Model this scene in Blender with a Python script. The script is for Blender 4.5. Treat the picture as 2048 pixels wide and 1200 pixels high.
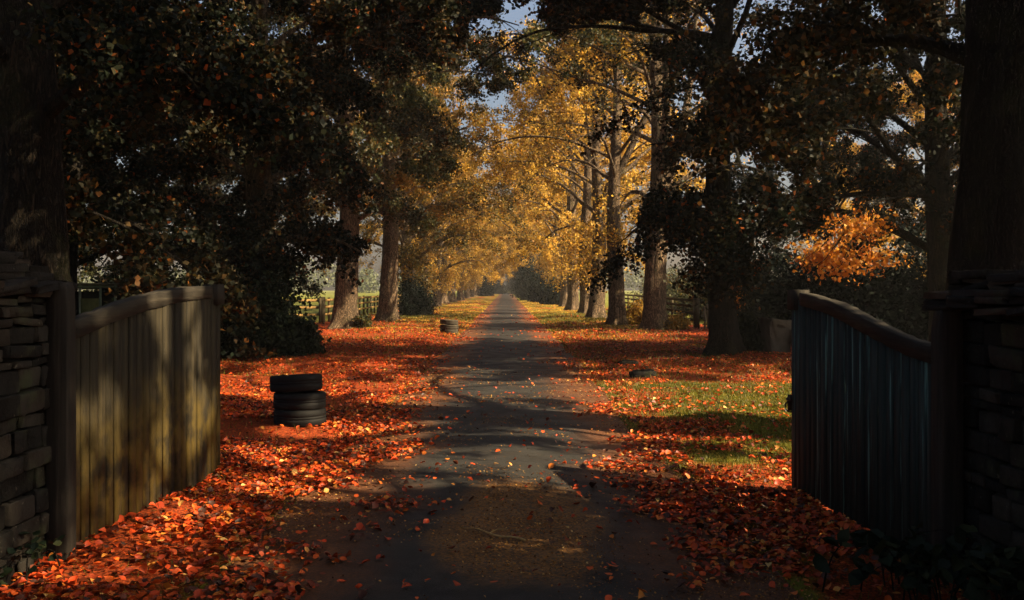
import bpy, math, random
import numpy as np
from mathutils import Vector, Matrix

# ------------------------------------------------------------------ scene, camera, light
for o in list(bpy.data.objects): bpy.data.objects.remove(o)
S = bpy.context.scene
COL = S.collection
random.seed(7)
RNG = np.random.default_rng(7)
R = math.radians

CAM_H = 1.65
cam_d = bpy.data.cameras.new('camera')
cam = bpy.data.objects.new('camera', cam_d); COL.objects.link(cam)
cam.location = (0, 0, CAM_H); cam.rotation_euler = (R(90), 0, 0)
cam_d.sensor_width = 36; cam_d.lens = 2000/2048*36
cam_d.shift_x = 12/2048; cam_d.shift_y = -25/2048
cam_d.clip_start = 0.05; cam_d.clip_end = 3000
S.camera = cam

SUN_EL, SUN_AZ = 37.0, 104.0          # azimuth clockwise from +Y: the sun stands to the right, a touch behind
sd = np.array([math.sin(R(SUN_AZ))*math.cos(R(SUN_EL)), math.cos(R(SUN_AZ))*math.cos(R(SUN_EL)), math.sin(R(SUN_EL))])
w = bpy.data.worlds.new('World'); S.world = w; w.use_nodes = True
nt = w.node_tree
bg = nt.nodes['Background']
sky = nt.nodes.new('ShaderNodeTexSky'); sky.sky_type = 'NISHITA'; sky.sun_disc = False
sky.sun_elevation = R(SUN_EL); sky.sun_rotation = R(SUN_AZ)
sky.dust_density = 6.0; sky.air_density = .9; sky.ozone_density = .5
nt.links.new(sky.outputs[0], bg.inputs[0]); bg.inputs[1].default_value = 0.05
sl = bpy.data.lights.new('sun', 'SUN'); sl.energy = 5.0; sl.angle = R(0.5); sl.color = (1.0, .78, .48)
so = bpy.data.objects.new('sun', sl); COL.objects.link(so)
so.rotation_euler = Vector(-sd).to_track_quat('-Z', 'Y').to_euler()
so.location = (40, -5, 40)
S.view_settings.view_transform = 'Standard'; S.view_settings.look = 'None'
S.view_settings.exposure = 1.88; S.view_settings.gamma = 1.0
S.render.engine = 'CYCLES'
cy = S.cycles
cy.max_bounces = 6; cy.diffuse_bounces = 3; cy.glossy_bounces = 2; cy.transmission_bounces = 4
cy.transparent_max_bounces = 4; cy.use_denoising = True
cy.sample_clamp_indirect = 4.0; cy.caustics_reflective = False; cy.caustics_refractive = False

# ------------------------------------------------------------------ helpers
def sstep(a, b, x):
    t = np.clip((np.asarray(x, float)-a)/(b-a), 0, 1); return t*t*(3-2*t)

class NZ:                                            # cheap smooth value noise from sines
    def __init__(s, seed, n=10, f0=.3, f1=2.0):
        r = np.random.default_rng(seed)
        s.k = r.normal(size=(n, 2)); s.k /= np.linalg.norm(s.k, axis=1)[:, None]
        s.f = np.exp(r.uniform(np.log(f0), np.log(f1), n)); s.p = r.uniform(0, 6.28, n)
        s.a = 1/np.sqrt(s.f); s.a /= np.sqrt((s.a**2).sum()/2)
    def __call__(s, x, y):
        x = np.asarray(x, float); y = np.asarray(y, float); o = 0
        for k, f, p, a in zip(s.k, s.f, s.p, s.a): o = o + a*np.sin((x*k[0]+y*k[1])*f*2+p)
        return o
nz1, nz2, nz3 = NZ(1, 12, .3, 2.5), NZ(2, 12, .6, 4), NZ(3, 10, .15, .8)

def hw(y):                                           # half width of the drive
    return 1.60 + .10*(1-sstep(5, 10, y)) + .05*np.sin(np.asarray(y)*.9)
def gz(x, y):
    x = np.asarray(x, float); y = np.asarray(y, float)
    z = -.05*np.clip(x, 0, 3.2)*(1-sstep(9, 17, y))
    out = sstep(0.0, 1.3, np.abs(x)-hw(y))
    far = np.exp(-np.clip(np.abs(x)-12, 0, None)/15)
    return z + out*(.05 + .035*nz1(x, y)*far)

def mesh_np(name, verts, faces, mat=None, smooth=False):
    me = bpy.data.meshes.new(name)
    verts = np.ascontiguousarray(verts, dtype=np.float32)
    if not isinstance(faces, (list, tuple)): faces = [faces]
    faces = [np.asarray(f, dtype=np.int32) for f in faces if len(f)]
    me.vertices.add(len(verts)); me.vertices.foreach_set('co', verts.ravel())
    nl = sum(f.size for f in faces); nf = sum(len(f) for f in faces)
    me.loops.add(nl); me.polygons.add(nf)
    me.loops.foreach_set('vertex_index', np.concatenate([f.ravel() for f in faces]))
    tot = np.concatenate([np.full(len(f), f.shape[1], np.int32) for f in faces])
    st = np.concatenate([[0], np.cumsum(tot)[:-1]]).astype(np.int32)
    me.polygons.foreach_set('loop_start', st); me.polygons.foreach_set('loop_total', tot)
    me.update(calc_edges=True); me.validate()
    if smooth: me.polygons.foreach_set('use_smooth', np.ones(len(me.polygons), bool))
    if mat: me.materials.append(mat)
    return me

class MB:
    def __init__(s): s.v = []; s.f = {}; s.n = 0
    def add(s, v, *fs):
        v = np.asarray(v, float).reshape(-1, 3)
        for f in fs:
            f = np.asarray(f, int)
            if len(f): s.f.setdefault(f.shape[1], []).append(f+s.n)
        s.v.append(v); s.n += len(v); return s
    def box(s, c, size, rot=None, jit=0):
        h = np.array(size)/2
        v = np.array([[x, y, z] for z in (-1, 1) for y in (-1, 1) for x in (-1, 1)])*h
        if jit: v = v + RNG.uniform(-jit, jit, v.shape)
        if rot is not None: v = v @ np.array(rot).T
        return s.add(v+np.array(c), [[0, 2, 3, 1], [4, 5, 7, 6], [0, 1, 5, 4], [2, 6, 7, 3], [0, 4, 6, 2], [1, 3, 7, 5]])
    def bar(s, a, b, w, h, jit=0):                    # box from a to b
        a = np.array(a, float); b = np.array(b, float); d = b-a; L = np.linalg.norm(d); d /= L
        up = np.array([0, 0, 1.]) if abs(d[2]) < .9 else np.array([0, 1., 0])
        x = np.cross(d, up); x /= np.linalg.norm(x); u = np.cross(x, d)
        return s.box((a+b)/2, (w, L, h), np.stack([x, d, u], 1), jit)
    def tube(s, P, r, n=6, cap=False):
        v, f = tube(P, r, n); base = s.n
        s.add(v, f)
        if cap:
            m = len(P)
            s.f.setdefault(n, []).append(np.array([[base+i for i in range(n)][::-1], [base+(m-1)*n+i for i in range(n)]]))
        return s
    def mesh(s, name, mat, smooth=False):
        return mesh_np(name, np.concatenate(s.v), [np.concatenate(a) for a in s.f.values()], mat, smooth)
    def build(s, name, mat, parent=None, smooth=False):
        return link(name, s.mesh(name, mat, smooth), parent)

def tube(P, r, n=6):
    P = np.asarray(P, float); m = len(P); r = np.broadcast_to(np.asarray(r, float), (m,))
    T = np.gradient(P, axis=0); T /= np.linalg.norm(T, axis=1)[:, None]+1e-9
    ref = np.array([0, 0, 1.]) if abs(T[0, 2]) < .8 else np.array([1., 0, 0])
    X = np.cross(T, ref); X /= np.linalg.norm(X, axis=1)[:, None]+1e-9
    Y = np.cross(T, X)
    a = np.arange(n)*2*np.pi/n
    v = P[:, None]+r[:, None, None]*(np.cos(a)[None, :, None]*X[:, None]+np.sin(a)[None, :, None]*Y[:, None])
    i = np.arange(m-1)[:, None]*n; j = np.arange(n)[None]; k = (j+1) % n
    f = np.stack([i+j, i+k, i+n+k, i+n+j], -1).reshape(-1, 4)
    return v.reshape(-1, 3), f

def link(name, me, parent=None, loc=None):
    o = bpy.data.objects.new(name, me); COL.objects.link(o)
    if parent: o.parent = parent
    if loc is not None: o.location = loc
    return o
def tag(o, label=None, cat=None, group=None, kind=None):
    if label: o['label'] = label
    if cat: o['category'] = cat
    if group: o['group'] = group
    if kind: o['kind'] = kind
    return o
def thing(name, label, cat, loc=(0, 0, 0), rz=0, group=None):
    o = bpy.data.objects.new(name, None); COL.objects.link(o); o.empty_display_size = .3
    o.location = loc; o.rotation_euler = (0, 0, rz)
    return tag(o, label, cat, group)
def copy_thing(o, loc, rz=0, scale=None, label=None, group=None):
    c = o.copy(); COL.objects.link(c); c.location = loc; c.rotation_euler = (0, 0, rz)
    if scale: c.scale = scale
    if label: c['label'] = label
    if group: c['group'] = group
    for ch in o.children:
        d = ch.copy(); COL.objects.link(d); d.parent = c
        for g in ch.children:
            e = g.copy(); COL.objects.link(e); e.parent = d
    return c

# ------------------------------------------------------------------ materials
class N:
    def __init__(s, name):
        s.m = bpy.data.materials.new(name); s.m.use_nodes = True
        s.t = s.m.node_tree; s.t.nodes.clear()
        s.out = s.t.nodes.new('ShaderNodeOutputMaterial')
    def n(s, typ, **kw):
        nd = s.t.nodes.new('ShaderNode'+typ)
        ins = kw.pop('ins', {})
        for k, v in kw.items(): setattr(nd, k, v)
        for k, v in ins.items(): s.set(nd, k, v)
        return nd
    def set(s, nd, k, v):
        if hasattr(v, 'is_output') or isinstance(v, bpy.types.NodeSocket): s.t.links.new(v, nd.inputs[k])
        else: nd.inputs[k].default_value = v
    def noise(s, vec, scale, detail=4, rough=.6, dist=0):
        return s.n('TexNoise', ins={'Vector': vec, 'Scale': scale, 'Detail': detail, 'Roughness': rough, 'Distortion': dist}).outputs['Fac']
    def ramp(s, fac, stops, interp='LINEAR'):
        nd = s.n('ValToRGB', ins={'Fac': fac}); cr = nd.color_ramp; cr.interpolation = interp
        while len(cr.elements) > 1: cr.elements.remove(cr.elements[-1])
        for i, (p, c) in enumerate(stops):
            e = cr.elements[0] if i == 0 else cr.elements.new(p)
            e.position = p
            e.color = (*c, 1) if hasattr(c, '__len__') else (c, c, c, 1)
        return nd.outputs[0]
    def mix(s, fac, a, b, mode='MIX'):
        nd = s.n('MixRGB', blend_type=mode)
        for k, v in ((0, fac), (1, a), (2, b)):
            if isinstance(v, tuple): v = (*v, 1) if len(v) == 3 else v
            s.set(nd, k, v)
        return nd.outputs[0]
    def math(s, op, a, b=0.0, c=None):
        nd = s.n('Math', operation=op); s.set(nd, 0, a); s.set(nd, 1, b)
        if c is not None: s.set(nd, 2, c)
        return nd.outputs[0]
    def mapr(s, v, a, b, c=0., d=1.):
        return s.n('MapRange', interpolation_type='SMOOTHSTEP', ins={0: v, 1: a, 2: b, 3: c, 4: d}).outputs[0]
    def obj(s, scale=(1, 1, 1)):
        tc = s.n('TexCoord'); 
        if scale == (1, 1, 1): return tc.outputs['Object']
        mp = s.n('Mapping', ins={0: tc.outputs['Object']}); mp.inputs['Scale'].default_value = scale
        return mp.outputs[0]
    def bump(s, h, strength, dist=.02):
        return s.n('Bump', ins={'Height': h, 'Strength': strength, 'Distance': dist}).outputs[0]
    def prin(s, col, rough=.8, normal=None, spec=.3):
        p = s.n('BsdfPrincipled')
        if isinstance(col, tuple) and len(col) == 3: col = (*col, 1)
        s.set(p, 'Base Color', col); s.set(p, 'Roughness', rough); s.set(p, 'Specular IOR Level', spec)
        if normal is not None: s.set(p, 'Normal', normal)
        return p
    def done(s, sh):
        s.t.links.new(sh.outputs[0], s.out.inputs[0]); return s.m

def leaf_mat(name, stops, trans=.45, clump=None, rough=.55, spec=.25, cl_scale=.35, ttint=(1, 1, 1)):
    n = N(name); g = n.n('NewGeometry'); col = n.ramp(g.outputs['Random Per Island'], stops)
    if clump:
        oi = n.n('ObjectInfo')
        v = n.n('VectorMath', operation='ADD', ins={0: n.obj()})
        cx = n.n('CombineXYZ', ins={0: n.math('MULTIPLY', oi.outputs['Random'], 50.)}); n.set(v, 1, cx.outputs[0])
        f = n.noise(v.outputs[0], cl_scale, 3)
        col = n.mix(n.mapr(f, .42, .62), col, n.ramp(g.outputs['Random Per Island'], clump))
    p = n.prin(col, rough, spec=spec)
    t = n.n('BsdfTranslucent', ins={0: n.mix(1., col, ttint, 'MULTIPLY')})
    m = n.n('MixShader', ins={0: trans, 1: p.outputs[0], 2: t.outputs[0]})
    return n.done(m)

M = {}
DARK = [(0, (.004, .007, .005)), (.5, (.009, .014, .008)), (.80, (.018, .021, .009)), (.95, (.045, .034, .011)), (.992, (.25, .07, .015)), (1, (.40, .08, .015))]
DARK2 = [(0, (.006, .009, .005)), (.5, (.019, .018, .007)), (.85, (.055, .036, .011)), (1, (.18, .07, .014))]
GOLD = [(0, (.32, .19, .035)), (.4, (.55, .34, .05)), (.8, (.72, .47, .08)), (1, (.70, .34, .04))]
GOLD2 = [(0, (.10, .075, .018)), (.5, (.25, .16, .028)), (1, (.46, .20, .026))]
ORNG = [(0, (.35, .10, .015)), (.5, (.55, .20, .025)), (1, (.6, .32, .05))]
M['leaf_dark'] = leaf_mat('leaf_dark', DARK, .35, DARK2, .6, .15)  # dark foliage, with the shade on the near trees put into its colour
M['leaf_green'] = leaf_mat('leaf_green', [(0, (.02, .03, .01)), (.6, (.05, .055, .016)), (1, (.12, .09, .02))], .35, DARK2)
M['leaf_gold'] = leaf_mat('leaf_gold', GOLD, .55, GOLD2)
M['leaf_amber'] = leaf_mat('leaf_amber', GOLD2, .45, GOLD)
M['leaf_olive'] = leaf_mat('leaf_olive', [(0, (.045, .042, .013)), (.6, (.115, .088, .020)), (1, (.26, .14, .025))], .45, GOLD2)
M['leaf_orange'] = leaf_mat('leaf_orange', ORNG, .5)
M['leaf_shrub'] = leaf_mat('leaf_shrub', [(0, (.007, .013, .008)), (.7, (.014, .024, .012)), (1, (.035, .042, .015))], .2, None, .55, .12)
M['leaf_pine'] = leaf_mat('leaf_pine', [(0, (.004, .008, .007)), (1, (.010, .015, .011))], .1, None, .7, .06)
M['leaf_far'] = leaf_mat('leaf_far', [(0, (.05, .07, .03)), (1, (.11, .12, .05))], .2)
M['litter'] = leaf_mat('litter', [(0, (.03, .013, .008)), (.14, (.07, .022, .010)), (.30, (.17, .028, .008)), (.58, (.48, .050, .009)), (.84, (.60, .10, .013)), (.95, (.55, .20, .028)), (1, (.60, .38, .12))], .15, None, .5, .3)
M['flake'] = leaf_mat('flake', [(0, (.05, .022, .008)), (.55, (.22, .085, .018)), (.9, (.40, .20, .04)), (1, (.60, .42, .16))], .1)
M['blade'] = leaf_mat('blade', [(0, (.04, .045, .007)), (.55, (.10, .108, .010)), (.82, (.17, .14, .015)), (1, (.30, .16, .03))], .3)

def bark(name, c0, c1, c2, moss=.25):
    n = N(name); v = n.obj((1, 1, .24)); f = n.noise(v, 9, 6, .7, 1.2)
    r = n.math('ABSOLUTE', n.math('SUBTRACT', n.noise(v, 15, 6, .65, 1.0), .5))
    ridge = n.mapr(r, 0, .12)
    col = n.mix(ridge, c0, n.ramp(f, [(.3, c1), (.7, c2)]))
    col = n.mix(n.mapr(n.noise(n.obj(), 1.3, 4), .52, .7, 0, moss), col, (.055, .07, .02))
    b = n.bump(n.math('ADD', ridge, f), 1.0, .05)
    return n.done(n.prin(col, .9, b, .15))
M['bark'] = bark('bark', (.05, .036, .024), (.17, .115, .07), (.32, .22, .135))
M['bark_shaded'] = bark('bark_shaded', (.003, .003, .0025), (.009, .007, .006), (.020, .016, .012))  # copy of bark with the nearest right trunk's shade in its colour
M['bark_dark'] = bark('bark_dark', (.006, .005, .004), (.018, .014, .010), (.042, .032, .022))  # darker copy of bark, shade of the near trunks included in the colour

def wood(name, c0, c1, c2, low_tint=None, streak=None, along=(1, 1, .06)):
    n = N(name); o = n.obj(); v = n.obj(along); f = n.noise(v, 22, 6, .65, .3)
    g = n.n('NewGeometry').outputs['Random Per Island']
    col = n.ramp(f, [(.25, c0), (.5, c1), (.8, c2)])
    col = n.mix(.7, col, n.ramp(g, [(0, .45), (.5, .8), (1, 1.0)]), 'MULTIPLY')
    if low_tint:  # blends in a second colour, stronger towards the bottom
        z = n.n('SeparateXYZ', ins={0: o}).outputs[2]
        m = n.math('MULTIPLY', n.mapr(n.math('ADD', z, n.math('MULTIPLY', n.noise(o, 1.6, 4), .9)), 1.5, .75), n.mapr(n.noise(o, 3.5, 5), .35, .6))
        col = n.mix(n.math('MULTIPLY', m, .8), col, low_tint)
    if streak:
        m = n.mapr(n.noise(n.obj((1, 1, .03)), 19, 5, .7), .56, .66)
        col = n.mix(m, col, streak)
    b = n.bump(f, .6, .01)
    return n.done(n.prin(col, .85, b, .2))
M['gate_olive'] = wood('gate_olive', (.007, .006, .004), (.022, .018, .010), (.050, .039, .018), (.125, .088, .018))
M['gate_teal'] = wood('gate_teal', (.008, .013, .012), (.020, .033, .030), (.06, .07, .06), None, (.10, .19, .165))
M['beam'] = wood('beam', (.007, .006, .005), (.020, .017, .013), (.052, .044, .033))
M['beam_rail'] = wood('beam_rail', (.008, .007, .006), (.028, .024, .018), (.085, .074, .055), None, None, (.05, 1, 1))
M['rail'] = wood('rail', (.10, .06, .02), (.24, .15, .05), (.42, .28, .10))
M['rail_dark'] = wood('rail_dark', (.03, .024, .015), (.07, .055, .03), (.12, .09, .05))
M['pale'] = wood('pale', (.10, .075, .045), (.22, .17, .11), (.34, .28, .19))

def stone(name, cols, sc=7):
    n = N(name); g = n.n('NewGeometry').outputs['Random Per Island']; o = n.obj()
    col = n.ramp(g, cols); f = n.noise(o, sc, 6, .7)
    col = n.mix(.8, col, n.ramp(f, [(.25, .25), (.6, 1.), (.8, 1.3)]), 'MULTIPLY')
    col = n.mix(n.mapr(n.noise(o, 3.1, 5), .54, .68, 0, .8), col, (.035, .04, .02))
    col = n.mix(n.mapr(n.noise(o, 26, 3), .66, .74, 0, .5), col, (.16, .15, .11))
    return n.done(n.prin(col, .92, n.bump(f, .9, .02), .15))
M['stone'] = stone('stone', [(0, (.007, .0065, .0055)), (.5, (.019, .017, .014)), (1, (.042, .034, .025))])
M['slate'] = stone('slate', [(0, (.010, .009, .008)), (.6, (.024, .02, .017)), (1, (.055, .036, .024))])
n = N('mortar'); M['mortar'] = n.done(n.prin(n.ramp(n.noise(n.obj(), 30), [(.3, (.02, .018, .014)), (.7, (.06, .05, .038))]), .95))
n = N('iron'); M['iron'] = n.done(n.prin(n.ramp(n.noise(n.obj(), 25), [(.4, (.02, .018, .017)), (.7, (.09, .04, .02))]), .7))
n = N('rubber'); f = n.noise(n.obj(), 9, 5)
M['rubber'] = n.done(n.prin(n.ramp(f, [(.3, (.0015, .0016, .0018)), (.75, (.004, .0041, .0043))]), .75, n.bump(n.noise(n.obj(), 60, 3), .3, .004), .2))
n = N('rubber_dusty'); f = n.noise(n.obj(), 6, 5)
M['rubber_dusty'] = n.done(n.prin(n.ramp(f, [(.3, (.015, .013, .01)), (.75, (.055, .045, .03))]), .85, None, .2))
def simple(name, a, b, sc=8, rough=.8, bs=.3):
    n = N(name); f = n.noise(n.obj(), sc, 5)
    return n.done(n.prin(n.ramp(f, [(.3, a), (.7, b)]), rough, n.bump(f, bs, .01), .2))
M['bag'] = simple('bag', (.045, .042, .035), (.10, .094, .08), 6)
M['sack'] = simple('sack', (.10, .03, .035), (.18, .06, .06), 6)
M['tarp'] = simple('tarp', (.01, .10, .15), (.015, .16, .22), 5, .5)
M['frame_green'] = simple('frame_green', (.12, .16, .13), (.2, .25, .2), 9)
M['pale_panel'] = simple('pale_panel', (.2, .19, .16), (.32, .3, .26), 12)
M['olive_panel'] = simple('olive_panel', (.09, .10, .04), (.15, .16, .06), 9)
M['dark_board'] = simple('dark_board', (.008, .008, .008), (.02, .02, .02), 9)
M['roof_sheet'] = simple('roof_sheet', (.08, .08, .07), (.15, .15, .13), 9)
M['straw'] = simple('straw', (.25, .16, .06), (.45, .32, .14), 20)

# asphalt with grit, dust at its edges and an old mossy patch
n = N('asphalt'); o = n.obj(); sx = n.n('SeparateXYZ', ins={0: o}); X, Y = sx.outputs[0], sx.outputs[1]
base = n.ramp(n.noise(o, 1.1, 5), [(.3, (.009, .009, .009)), (.7, (.022, .020, .017))])
base = n.mix(.6, base, n.ramp(n.noise(o, 90, 2, .6), [(.35, .4), (.7, 1.4)]), 'MULTIPLY')
spk = n.mapr(n.noise(o, 150, 2, .5), .64, .72, 0, .55); base = n.mix(spk, base, (.10, .095, .08))
ax = n.math('ABSOLUTE', X); wob = n.math('MULTIPLY', n.math('SUBTRACT', n.noise(o, .9, 5), .5), 1.5)
edge = n.mapr(n.math('ADD', ax, wob), .55, 1.25)
dust = n.ramp(n.noise(o, 45, 4, .7), [(.3, (.030, .012, .005)), (.5, (.095, .034, .010)), (.72, (.24, .08, .018))])
dx = n.math('DIVIDE', n.math('ADD', X, -.12), .55); dy = n.math('DIVIDE', n.math('ADD', Y, -7.0), 1.5)
d = n.math('SQRT', n.math('ADD', n.math('MULTIPLY', dx, dx), n.math('MULTIPLY', dy, dy)))
patch = n.math('MULTIPLY', n.mapr(n.math('ADD', d, n.math('MULTIPLY', wob, 1.1)), 1.25, .75), n.mapr(n.noise(o, 38, 3, .7), .36, .56))
moss = n.ramp(n.noise(o, 55, 3), [(.3, (.05, .024, .006)), (.65, (.27, .115, .017))])
col = n.mix(n.math('MULTIPLY', edge, .85), base, dust)
col = n.mix(n.math('MULTIPLY', patch, .9), col, moss)
M['asphalt'] = n.done(n.prin(col, n.mapr(n.noise(o, 2., 3), .3, .7, .55, .8), n.bump(n.noise(o, 110, 3), .5, .008), .35))

# ground: grass under a patchy bed of leaf mould
n = N('ground'); o = n.obj(); at = n.n('Attribute', attribute_name='litter').outputs['Fac']
fl = n.n('Attribute', attribute_name='field').outputs['Fac']
grass = n.ramp(n.noise(o, 7, 6, .7), [(.25, (.05, .045, .008)), (.5, (.11, .105, .012)), (.78, (.19, .17, .02))])
mould = n.ramp(n.noise(o, 42, 6, .8), [(.36, (.018, .008, .004)), (.46, (.11, .021, .007)), (.56, (.30, .046, .010)), (.68, (.52, .12, .020))])
k = n.mapr(n.math('ADD', at, n.math('MULTIPLY', n.math('SUBTRACT', n.noise(o, 3, 6, .7), .5), 1.0)), .3, .65)
col = n.mix(k, grass, mould)
meadow = n.ramp(n.noise(n.obj((.4, 1.6, 1)), .35, 5, .65), [(.3, (.078, .085, .013)), (.7, (.14, .14, .022))])
col = n.mix(fl, col, meadow)
M['ground'] = n.done(n.prin(col, .95, n.bump(n.noise(o, 30, 4), .6, .03), .1))

# ------------------------------------------------------------------ ground and drive
def litter_amount(x, y):
    x = np.asarray(x, float); y = np.asarray(y, float); a = np.abs(x)-hw(y)
    L = sstep(-.2, .25, a)
    q = np.where(x < 0, .95, .8)*np.ones_like(x)
    lawn = sstep(1.7, 2.5, x)*(1-sstep(8, 9.5, -y+18+.4*nz2(x, y)*.6))*0
    g = sstep(1.5, 3.1, x+.3*nz2(x, y))*sstep(9.2, 10.6, y+.5*nz1(x, y))*(1-sstep(16.2, 17.2, y+.25*nz1(x, y)))
    q = q*(1-g) + .10*g
    far = sstep(42, 50, y)
    q = q*(1-far) + far*np.where(x < 0, .42, .30)
    out = sstep(7.5, 9.5, np.abs(x)); q = q*(1-out)
    return np.clip(L*q + .12*nz1(x, y)*L*(1-.85*g), 0, 1)

xs = np.unique(np.round(np.concatenate([np.arange(-9, 9.01, .2), np.arange(-30, 30, 1.5), np.linspace(-420, 420, 41)]), 3))
ys = np.unique(np.round(np.concatenate([np.arange(2, 30, .25), np.arange(30, 70, .8), np.arange(70, 320, 5), np.linspace(-60, 520, 30)]), 3))
GX, GY = np.meshgrid(xs, ys)
GZ = gz(GX, GY) - .03*(np.abs(GX) < hw(GY)-.12)*(GY < 330)
nx = len(xs); i = np.arange(len(ys)-1)[:, None]*nx; j = np.arange(nx-1)[None]
gf = np.stack([i+j, i+j+1, i+nx+j+1, i+nx+j], -1).reshape(-1, 4)
gme = mesh_np('ground', np.stack([GX, GY, GZ], -1).reshape(-1, 3), gf, M['ground'], True)
a1 = gme.attributes.new('litter', 'FLOAT', 'POINT'); a1.data.foreach_set('value', litter_amount(GX, GY).ravel().astype(np.float32))
a2 = gme.attributes.new('field', 'FLOAT', 'POINT'); a2.data.foreach_set('value', sstep(8.2, 9.6, np.abs(GX)).ravel().astype(np.float32)*(GY.ravel() > 20))
tag(link('ground', gme), kind='structure')

ry = np.concatenate([np.arange(-12, 30, .3), np.arange(30, 331, 3)])
V = []; 
for y in ry:
    h = float(hw(y))
    for t in np.linspace(-1, 1, 15): V.append((t*h, y, float(gz(t*h*.999, y))+.006+.02*(1-t*t)))
V = np.array(V); i = np.arange(len(ry)-1)[:, None]*15; j = np.arange(14)[None]
tag(link('drive', mesh_np('drive', V, np.stack([i+j, i+j+1, i+16+j, i+15+j], -1).reshape(-1, 4), M['asphalt'], True)), kind='structure')
def rz_(x, y):
    h = hw(y); t = np.clip(np.abs(x)/h, 0, 1)
    return np.where(np.abs(x) < h, gz(x, y)+.006+.02*(1-t*t), gz(x, y))

# ------------------------------------------------------------------ leaves lying on the ground
def rot_basis(nrm, ang):
    nrm = nrm/np.linalg.norm(nrm, axis=1)[:, None]
    ref = np.where(np.abs(nrm[:, 2:3]) < .9, np.array([[0, 0, 1.]]), np.array([[1., 0, 0]]))
    u = np.cross(nrm, ref); u /= np.linalg.norm(u, axis=1)[:, None]; v = np.cross(nrm, u)
    c, s = np.cos(ang)[:, None], np.sin(ang)[:, None]
    return u*c+v*s, -u*s+v*c, nrm
def leaves_simple(P, nrm, size, rng, fold=.25):
    u, v, w_ = rot_basis(nrm, rng.uniform(0, 6.28, len(P)))
    s = size[:, None]; wd = rng.uniform(.32, .5, len(P))[:, None]*s; f = fold*rng.uniform(-.3, 1, len(P))[:, None]*s
    a = P-u*s*.5; b = P+u*s*.5; c = P+v*wd-u*s*.08+w_*f; d_ = P-v*wd-u*s*.08+w_*f
    V = np.stack([a, d_, b, c], 1).reshape(-1, 3)
    i = np.arange(len(P))[:, None]*4
    return V, i+np.array([[0, 1, 2, 3]])
LT = np.array([(-.62, 0, .0), (-.5, 0, 0), (-.36, .30, .10), (-.05, .42, .13), (.25, .26, .09), (.5, 0, 0), (.25, -.26, .09), (-.05, -.42, .13), (-.36, -.30, .10), (-.05, 0, -.02), (.25, 0, -.01)])
LF4 = np.array([(1, 9, 3, 2), (9, 10, 4, 3), (1, 8, 7, 9), (9, 7, 6, 10)]); LF3 = np.array([(10, 5, 4), (10, 6, 5), (0, 1, 2)])
def leaves_full(P, nrm, size, rng):
    n_ = len(P); u, v, w_ = rot_basis(nrm, rng.uniform(0, 6.28, n_))
    T = np.repeat(LT[None], n_, 0)*1.0
    T[:, :, 1] *= rng.uniform(.75, 1.15, n_)[:, None]; T[:, :, 2] *= rng.uniform(-.6, 2.4, n_)[:, None]
    T[:, :, 2] += rng.normal(0, .35, n_)[:, None]*T[:, :, 0]**2 + rng.normal(0, .03, T.shape[:2])
    T[:, :, 1] += rng.normal(0, .15, n_)[:, None]*T[:, :, 0]**2
    T *= size[:, None, None]
    V = P[:, None]+T[:, :, 0:1]*u[:, None]+T[:, :, 1:2]*v[:, None]+T[:, :, 2:3]*w_[:, None]
    i = np.arange(n_)[:, None, None]*len(LT)
    return V.reshape(-1, 3), [(i+LF4[None]).reshape(-1, 4), (i+LF3[None]).reshape(-1, 3)]

def litter_density(x, y):                              # 0..1
    a = np.abs(x)-hw(y)
    base = litter_amount(x, y)
    d = base*np.clip(.55+.55*nz2(x*1.2, y*1.2), .06, 1)
    inner = sstep(.95, 1.6, np.abs(x)+np.where(x < 0, .32*(1-sstep(9, 14, y)), .05)+.22*nz2(x, y))
    d = np.maximum(d, np.where(a < .2, inner*.8*np.clip(.5+.6*nz2(x*1.3, y*1.3), .05, 1), 0))
    d = np.maximum(d, (.008+.014*np.exp(-((np.abs(x)-.7)/.4)**2)))
    return d
def scatter(x0, x1, y0, y1, per_m2):
    n_ = int((x1-x0)*(y1-y0)*per_m2); x = RNG.uniform(x0, x1, n_); y = RNG.uniform(y0, y1, n_)
    k = RNG.random(n_) < litter_density(x, y); return x[k], y[k]
def ground_leaf_mesh():
    Vs, F4, F3, off = [], [], [], 0
    for (x0, x1, y0, y1, dens, full) in [(-3.2, 3.4, 3.2, 9.5, 1500, True), (-6.5, 7, 9.5, 16, 900, True), (-8, 8, 16, 30, 380, False), (-8.5, 8.5, 30, 60, 120, False), (-8.5, 8.5, 60, 110, 20, False)]:
        x, y = scatter(x0, x1, y0, y1, dens)
        size = RNG.triangular(.020, .036, .080, len(x)) * (1 if full else (1.05 if y0 < 30 else 1.4))
        tilt = np.where(RNG.random(len(x)) < .2, .9, .32)
        nr = np.stack([RNG.normal(0, 1, len(x))*tilt, RNG.normal(0, 1, len(x))*tilt, np.ones(len(x))], 1)
        P = np.stack([x, y, rz_(x, y)+.012+RNG.uniform(0, .03, len(x))], 1)
        if full:
            v, (f4, f3) = leaves_full(P, nr, size, RNG); F4.append(f4+off); F3.append(f3+off)
        else:
            v, f4 = leaves_simple(P, nr, size, RNG); F4.append(f4+off)
        Vs.append(v); off += len(v)
    return mesh_np('fallen_leaves', np.concatenate(Vs), [np.concatenate(F4), np.concatenate(F3)], M['litter'])
tag(link('fallen_leaves', ground_leaf_mesh()), 'red and orange fallen leaves covering the verges of the drive', 'leaves', kind='stuff')

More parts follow.
